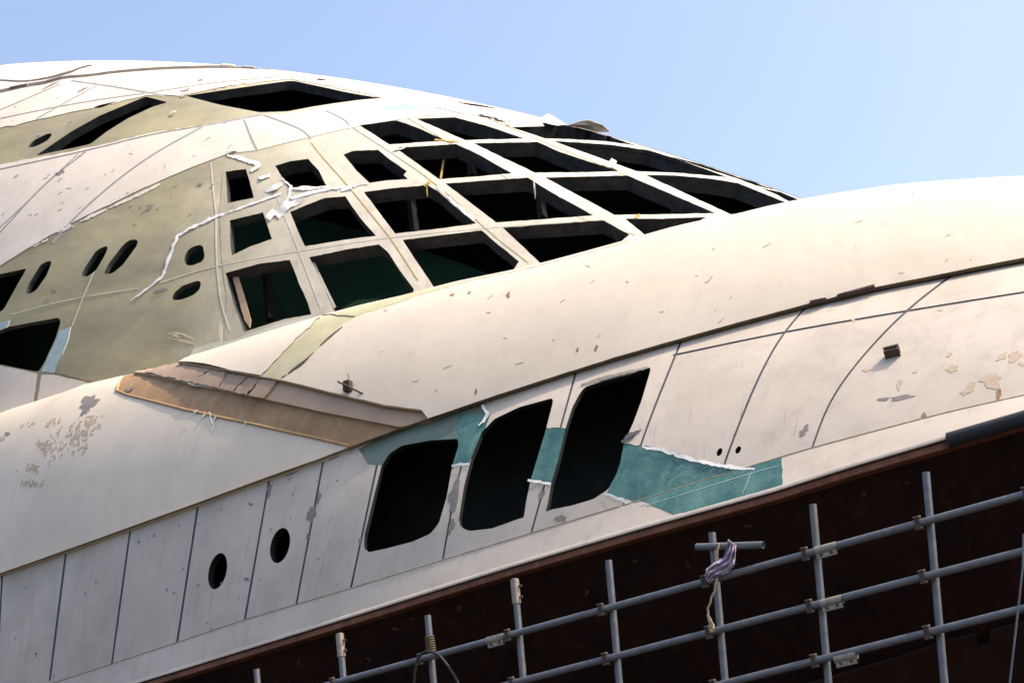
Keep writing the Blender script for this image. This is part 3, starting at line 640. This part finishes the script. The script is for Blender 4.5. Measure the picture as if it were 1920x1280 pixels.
torn(U('0,472 40,462 100,437 133,422'), (2, 3), DOME, .008, side, 'tape_white', .005)
for q in ('150,415 200,392', '205,390 260,365 300,345', '110,436 138,424', '62,462 90,448'): torn(U(q), (2, 7, 3), DOME, .008, side, 'gelcoat_dome', .004, 'paint_remnant')
for k in range(5): torn([(365+rng.uniform(-4, 4), 634+k*3.0), (345+rng.uniform(-10, 5), 626+k*3.2), (318+rng.uniform(-15, 10), 622+k*4)], (2.5, 2, 1), DOME, .012, side, 'olive_strip', .015, 'frayed_fibre')
# seams on ribs and thin lines on the bare shell
for q, wd_, m in (('583,267 600,290 650,345 715,425 733,447 783,525', 2, 'ochre'), ('662,240 735,287 817,343 925,442 990,492', 1.6, 'edge_glass'), ('765,222 880,290 1010,372 1100,415 1190,440', 1.4, 'edge_glass'), ('915,222 1010,262 1190,335 1340,400', 1.4, 'edge_glass'),
                   ('300,530 400,498 560,470 740,443 900,428 1130,411', 1.3, 'pale_fibreglass'), ('20,590 130,560 260,540', 1.5, 'pale_fibreglass'), ('405,400 405,480 412,560 430,620', 3, 'pale_fibreglass'), ('520,370 560,470 600,575', 2, 'pale_fibreglass'), ('395,305 402,380 405,400', 2.5, 'pale_fibreglass'), ('180,500 150,570 135,610', 2, 'pale_fibreglass')):
    patch('rib_line', DOME, ribbon(U(q), wd_), opl, .009, .004, .2, m, parent=grid, split=True)
# torn white tape
def tape(q, wd_, amp=.03, m='tape_white', off=.012):
    torn(U(q), wd_, DOME, off, grid, m, amp, 'torn_tape')
tape('245,563 275,542 303,520 312,500 320,477 333,442 360,427 403,407 460,387 527,363', (2, 5, 3.5, 6, 4, 5, 3, 5, 4), .012)
tape('426,291 450,297 488,310', (4, 9, 7), .012); tape('488,310 470,322', (8, 5)); tape('486,335 508,329', 6); tape('498,358 520,352 528,345', (6, 12, 5), .05)
tape('545,372 600,357 655,350 690,344', (7, 6, 5, 3), .012); tape('503,413 514,398 521,404 545,384 570,376', (8, 16, 13, 4), .05); tape('528,395 540,372 546,350 530,335', (6, 4, 6, 3), .015); tape('541,354 580,354 612,351', (4, 7, 2)); tape('640,356 660,352', 7)
tape('820,350 850,380 890,415', (3, 7, 5), .04); tape('720,203 760,200 800,203', (10, 12, 6), .005, 'pale_teal'); tape('900,215 940,224 960,226', (4, 7, 4), .05)
tape('815,262 860,266', (3, 2), .01, 'ochre'); tape('795,349 808,340', (5, 3), .02, 'ochre'); tape('1190,408 1200,403', 4, .02, 'ochre')
for q in ('355,168 362,160', '595,148 612,150', '1130,308 1160,318', '425,288 445,282', '320,214 332,212', '740,282 760,276', '990,330 1003,336', '340,182 352,178'): tape(q, (3, 6, 3), .06, 'peeled_skin')
chips(DOME, [(347, 170, 6, 2, -.2), (110, 325, 5, 3, .4), (118, 322, 3, 2), (280, 390, 4, 2), (375, 345, 4, 2), (375, 150, 4, 1.2), (155, 168, 8, 1.5, -.5), (95, 160, 20, 1.2, -.45), (300, 545, 12, 3, -.2), (100, 545, 4, 3)], 'grey_chip', .02, side)
tiny = []
for _ in range(60):
    x = rng.uniform(0, 460); y = rng.uniform(150, 420)
    tiny += patch('scratch', DOME, blob(x, y, rng.uniform(1.5, 6), rng.uniform(.5, 1.1), -.5+rng.normal()*.3, 8, .3), opl, .016, .003, .3, 'seam_grey', parent=side)
join_small(tiny, 'scratches', 'seam_grey', side)
# peeled skin curling up at the roof edge and hanging bits
def flap(name, px, hts, m, par):
    """a sheet standing off the dome: outline px, per-point height"""
    ab = DOME.ab(px, 0); V = []; n_ = len(ab)
    top = [DOME.ev(p, h)[0] for p, h in zip(ab, hts)]; c = np.mean(top, 0)+np.array([0, 0, .03])
    V = top+[c]+[v-np.array([0, .012, .012]) for v in top+[c]]
    Fc = []
    for i in range(n_):
        j = (i+1) % n_; Fc += [(i, j, n_), (j+n_+1, i+n_+1, 2*n_+1), (i, i+n_+1, j+n_+1, j)]
    return mk(name, V, Fc, m, par, None, 20)
flap('peeled_skin', U('1065,236 1085,237 1100,242 1125,250 1142,252 1120,246 1095,240'), [.02, .16, .22, .2, .1, .02, .02], 'peeled_skin', grid)
flap('peeled_skin', U('1010,226 1025,226 1040,230 1060,236 1045,235 1025,231'), [.02, .14, .1, .03, .0, .0], 'tape_white', grid)
flap('peeled_skin', U('945,232 975,226 1010,230 1020,238 990,237 960,238'), [.02, .05, .07, .02, .0, .0], 'peeled_skin', grid)
flap('peeled_skin', U('1136,310 1146,304 1156,308 1150,314'), [.01, .08, .06, .01], 'peeled_skin', grid)
hb = DOME.ev(DOME.ab(U('1001,340'), 0)[0], .0)[0]
tube('hanging_scrap', [hb, hb+np.array([.0, -.03, -.12]), hb+np.array([.01, -.02, -.25]), hb+np.array([.0, -.03, -.36])], [.015, .022, .015, .006], 'peeled_skin', grid, 6)
hb = DOME.ev(DOME.ab(U('800,349'), 0)[0], .0)[0]
tube('hanging_strap', [hb, hb+np.array([.0, -.02, -.12]), hb+np.array([.01, -.02, -.22])], [.012, .016, .012], 'ochre', grid, 6)
tube('yellow_batten', [DOME.ev(p, -.34)[0] for p in DOME.ab(U('833,290 830,312 826,336'), -.34)], .022, 'ochre', grid, 6)
patch('inner_plank', DOME, dens(U('436,520 447,518 470,598 468,614 458,600'), 8, .3), (), -.16, .03, .1, 'pink_ply', parent=grid)
patch('inner_plank', DOME, dens(U('585,492 589,491 630,574 626,578'), 8, .2), (), -.1, .02, .1, 'pale_fibreglass', parent=grid)
for q in ('770,372 778,440', '1010,352 1018,410', '1262,350 1268,400', '880,288 886,330', '500,505 506,600'):
    tube('inner_post', [DOME.ev(p, -.75)[0] for p in DOME.ab(U(q), -.75)], .09, 'interior_shade', grid, 4)
# --- inside of the dome: far lining; floor and ends added to shut light out
inner = bpy.data.objects.new('interior', None); COL.objects.link(inner); inner.parent = Y; inner.location = (0, 0, 0)
lin = Surf(lambda a, b: fD(a, b), -11.3, 14.8, -3, 22, 60, 60)
patch('lining', DOME, np.array([(A0+.2, 12.5), (A1-.2, 12.5), (A1-.2, B1-.1), (A0+.2, B1-.1)]), (), -.12, .03, .6, 'interior_green', parent=inner, abmode=True)
def disc(a):
    ring = DOME.ev(np.array([(a, b) for b in np.linspace(B0, B1, 40)]), -.03); return mk('light_block_end', ring, [tuple(range(40))], 'interior_shade', inner)  # added end caps, closing the dome so its inside stays dark
disc(A0+.15); disc(A1-.15)
dk = [DOME.ev(np.array([(a, b)]), -.08)[0] for a in np.linspace(A0+.1, A1-.1, 30) for b in (B0+.05, B1-.05)]
mk('light_block_floor', dk, [(2*i, 2*i+2, 2*i+3, 2*i+1) for i in range(29)], 'interior_shade', inner)  # floor sheet added to keep light out of the dome
# inner liner that shows dark green through the window grid
mid = Surf(lambda a, b: (fD(a, b)-EC)*np.array([.72, .72, .8])+EC+np.array([0, .9, -.5]), A0, A1, -6, 25, 80, 60)
patch('inner_liner', mid, np.array([(A0+.6, -2), (A1-1, -2), (A1-1, 9.8), (A0+.6, 9.8)]), (), 0, .04, .5, 'interior_green', parent=inner, abmode=True)
# dark sheet added behind the side windows so they read black
patch('dark_backing', WALL, full(WALL, .01), (), -1.1, .03, .5, 'interior_shade', parent=inner, abmode=True)
# --- deck between fairing and dome (hidden by the fairing's crown)
ss = np.linspace(S0, S1, 30); V = []
for s in ss:
    zz = z3(s)+.5; V += [ship(s, o3s(s)+.6, zz), ship(s, o3s(s)+9, zz)]
mk('upper_dark_backing', [v for s in ss for v in (ship(s, o3s(s)+.9, z2(s)-.8), ship(s, o3s(s)+.9, z3(s)+.55))], [(2*i, 2*i+2, 2*i+3, 2*i+1) for i in range(29)], 'interior_shade', inner)  # upright dark sheet, added so the side windows stay black inside
mk('side_deck', V, [(2*i, 2*i+2, 2*i+3, 2*i+1) for i in range(29)], 'interior_shade', Y)
# ------------------------------------------------------------------ tube railing in front of the hull
SO = -1.5                                   # 1.5 m outboard of the hull
ST = thing('scaffold_railing', 'galvanised tube railing of upright posts and three sloping rails beside the rusty hull', 'scaffolding', sheet((1335, 1240), SO)*np.array([1, 1, 0]))
up = np.array([0, 0, 1.])
RT = .034
RAILS = [((560, 1298), (2000, 905)), ((880, 1301), (2000, 1012)), ((1290, 1298), (2000, 1120))]
RL = [(sheet(a, SO-.045), sheet(b, SO-.045)) for a, b in RAILS]
for a, b in RL: tube('rail', [a, a+(b-a)*.5, b], RT, 'galvanised', ST, 16)
rd = RL[0][1]-RL[0][0]; rd /= np.linalg.norm(rd)
POSTS = [(481, 1254), (637, 1190), (802, 1153), (965, 1088), (1141, 1050), (1335, 998), (1524, 945), (1736, 885), (1940, 838)]
PT = []
for (x, y) in POSTS:
    T = sheet((x, y), SO+.03); B = sheet((x+.088*200, y+200), SO+.03); d_ = (B-T)/np.linalg.norm(B-T); Bt = T+d_*(T[2]/-d_[2]); PT.append((T, d_))
    tube('post', [T, T+(Bt-T)*.5, Bt], RT, 'galvanised', ST, 16, hollow=True)
def clamp(c, ax, dr):
    """a swivel clamp: two bands, plate and bolt"""
    o_ = box('clamp', c, (ax, dr, np.cross(ax, dr)), (.014, .042, .042), 'dark_iron', ST, .35)
    for k in (-1, 1):
        q = c-N*-.03+np.cross(ax, dr)*.05*k
        tube('bolt', [q-ax*.03, q+ax*.035], .009, 'coupler_steel', o_, 6)
    pts = [c+dr*0+(math.cos(t)*np.cross(ax, dr)+math.sin(t)*dr)*(RT+.008) for t in np.linspace(0, 2*math.pi, 15)]
    tube('band', pts, .008, 'dark_iron', o_, 6, cap=False)
for T, d_ in PT:
    for a, b in RL:
        # crossing of post and rail (closest points)
        r_ = (b-a)/np.linalg.norm(b-a); A = np.array([[r_@r_, -r_@d_], [r_@d_, -d_@d_]]); rh = np.array([(T-a)@r_, (T-a)@d_]); u_, v_ = np.linalg.solve(A, rh)
        if v_ > .05 and 0 < u_ < np.linalg.norm(b-a): clamp(a+r_*(u_-.075), r_, N)
def sleeve(px, ax, off):
    c = sheet(px, off); tube('coupler', [c-ax*.1, c+ax*.1], RT+.007, 'coupler_steel', ST, 16)
    nz = np.cross(ax, N); nz = nz if nz[2] < 0 else -nz
    p_ = box('coupler_plate', c+nz*(RT+.012)-N*-.01, (ax, N, nz), (.09, .012, .025), 'coupler_steel', ST)
    for k in (-.05, .05): tube('bolt', [c+nz*(RT+.014)+ax*k-N*.0, c+nz*(RT+.014)+ax*k+N*.04], .012, 'dark_iron', p_, 6)
for px in ((1549, 1028), (930, 1197)): sleeve(px, rd, SO-.045)
sleeve((1560, 1127), rd, SO-.045); sleeve((1586, 1231), rd, SO-.045)
for i, dy in ((3, 18), (1, 14)):
    T, d_ = PT[i]; c = T+d_*.1; s_ = tube('post_socket', [c-d_*.11, c+d_*.13], RT+.01, 'coupler_steel', ST, 16, hollow=True)
    for k in (-.04, .07): tube('bolt', [c+d_*k+D*.02, c+d_*k+D*.075], .012, 'dark_iron', s_, 6)
# short loose tube lashed across a post
a, b = sheet((1306, 1025), SO-.03), sheet((1431, 1021), SO-.03)
sh = tag(tube('loose_tube', [a, (a+b)/2, b], RT, 'galvanised', None, 16, hollow=True), 'short dark tube lashed crosswise near the top of a railing post', 'tube')
# cloth wound over tube and rail
def cloth():
    rows = []
    path = [(1372, 1016), (1370, 1034), (1366, 1052), (1350, 1064), (1334, 1074), (1326, 1088)]
    wid = [16, 18, 22, 26, 22, 10]
    n_, m_ = 26, 10; V = []
    for i in range(n_):
        t = i/(n_-1)*(len(path)-1); x = np.interp(t, range(6), [p[0] for p in path]); y = np.interp(t, range(6), [p[1] for p in path]); w_ = np.interp(t, range(6), wid)
        for j in range(m_):
            v = j/(m_-1)-.5; f_ = .028*math.sin(v*19+i*.35)+.012*math.sin(i*.9+v*6)
            V.append(sheet((x+v*w_*.9, y+v*w_*.75), SO-.115-.02*math.cos(v*3)+f_))
    Fc = [(i*m_+j, i*m_+j+1, (i+1)*m_+j+1, (i+1)*m_+j) for i in range(n_-1) for j in range(m_-1)]
    k = len(V); V = V+[v-N*.012 for v in V]; Fc += [tuple(q+k for q in f[::-1]) for f in Fc]
    ring = [j for j in range(m_)]+[i*m_+m_-1 for i in range(1, n_)]+[(n_-1)*m_+j for j in range(m_-2, -1, -1)]+[i*m_ for i in range(n_-2, 0, -1)]
    for q in range(len(ring)): r2 = ring[(q+1) % len(ring)]; Fc.append((ring[q], r2, r2+k, ring[q]+k))
    return mk('cloth', V, Fc, 'purple_cloth', None, None, 60)
tag(cloth(), 'crumpled purple checked cloth twisted round the lashed tube and top rail', 'cloth')
def pxtube(name, px, offs, rad, m, label, cat, seg=8):
    p = dens(px, 4, 0, False); n_ = len(p); of = np.interp(np.linspace(0, 1, n_), np.linspace(0, 1, len(offs)), offs)
    V = [sheet(q, o_)+(.004 if name == 'rope' else 0)*np.array([math.sin(i*1.3), math.cos(i*.9), math.sin(i*.7)]) for i, (q, o_) in enumerate(zip(p, of))]
    return tag(tube(name, V, rad, m, None, seg), label, cat)
pxtube('rope', U('1347,1018 1345,1040 1346,1062 1343,1090 1340,1108 1333,1122 1328,1140 1327,1155 1332,1168 1337,1178'), (SO-.1, SO-.07, SO-.13, SO-.11, SO-.1), .010, 'rope', 'frayed pale rope hanging from the purple cloth between two rails', 'rope')
pxtube('rope', U('1326,1152 1331,1160 1336,1168 1340,1176 1335,1184 1328,1176 1333,1166'), (SO-.12, SO-.13), .011, 'rope', 'knot of pale frayed rope on the second rail below the cloth', 'rope')
# wound rope and hose at the third post
wp = []
T, d_ = PT[2]
for i in range(90):
    t = i/89; an = t*2*math.pi*7; c = T+d_*(.22+.17*t); wp.append(c+(math.cos(an)*D+math.sin(an)*N)*(RT+.012+.006*math.sin(i)))
tag(tube('rope', wp, .012, 'old_rope', None, 6), 'dark rope wound tightly round a railing post above the rail', 'rope')
pxtube('hose', U('776,1290 778,1260 781,1240 788,1227 798,1221 812,1222 824,1228 838,1245 852,1266 864,1290'), (SO-.12, SO-.13, SO-.13, SO-.09), .014, 'black_rubber', 'thin black hose looped over the top rail beside the rope-wound post', 'hose')
pxtube('cable', U('1919,1000 1918,1060 1908,1150 1892,1290'), (SO-.3, SO-.3), .009, 'galvanised', 'thin grey cable hanging down at the right edge in front of the rails', 'cable')
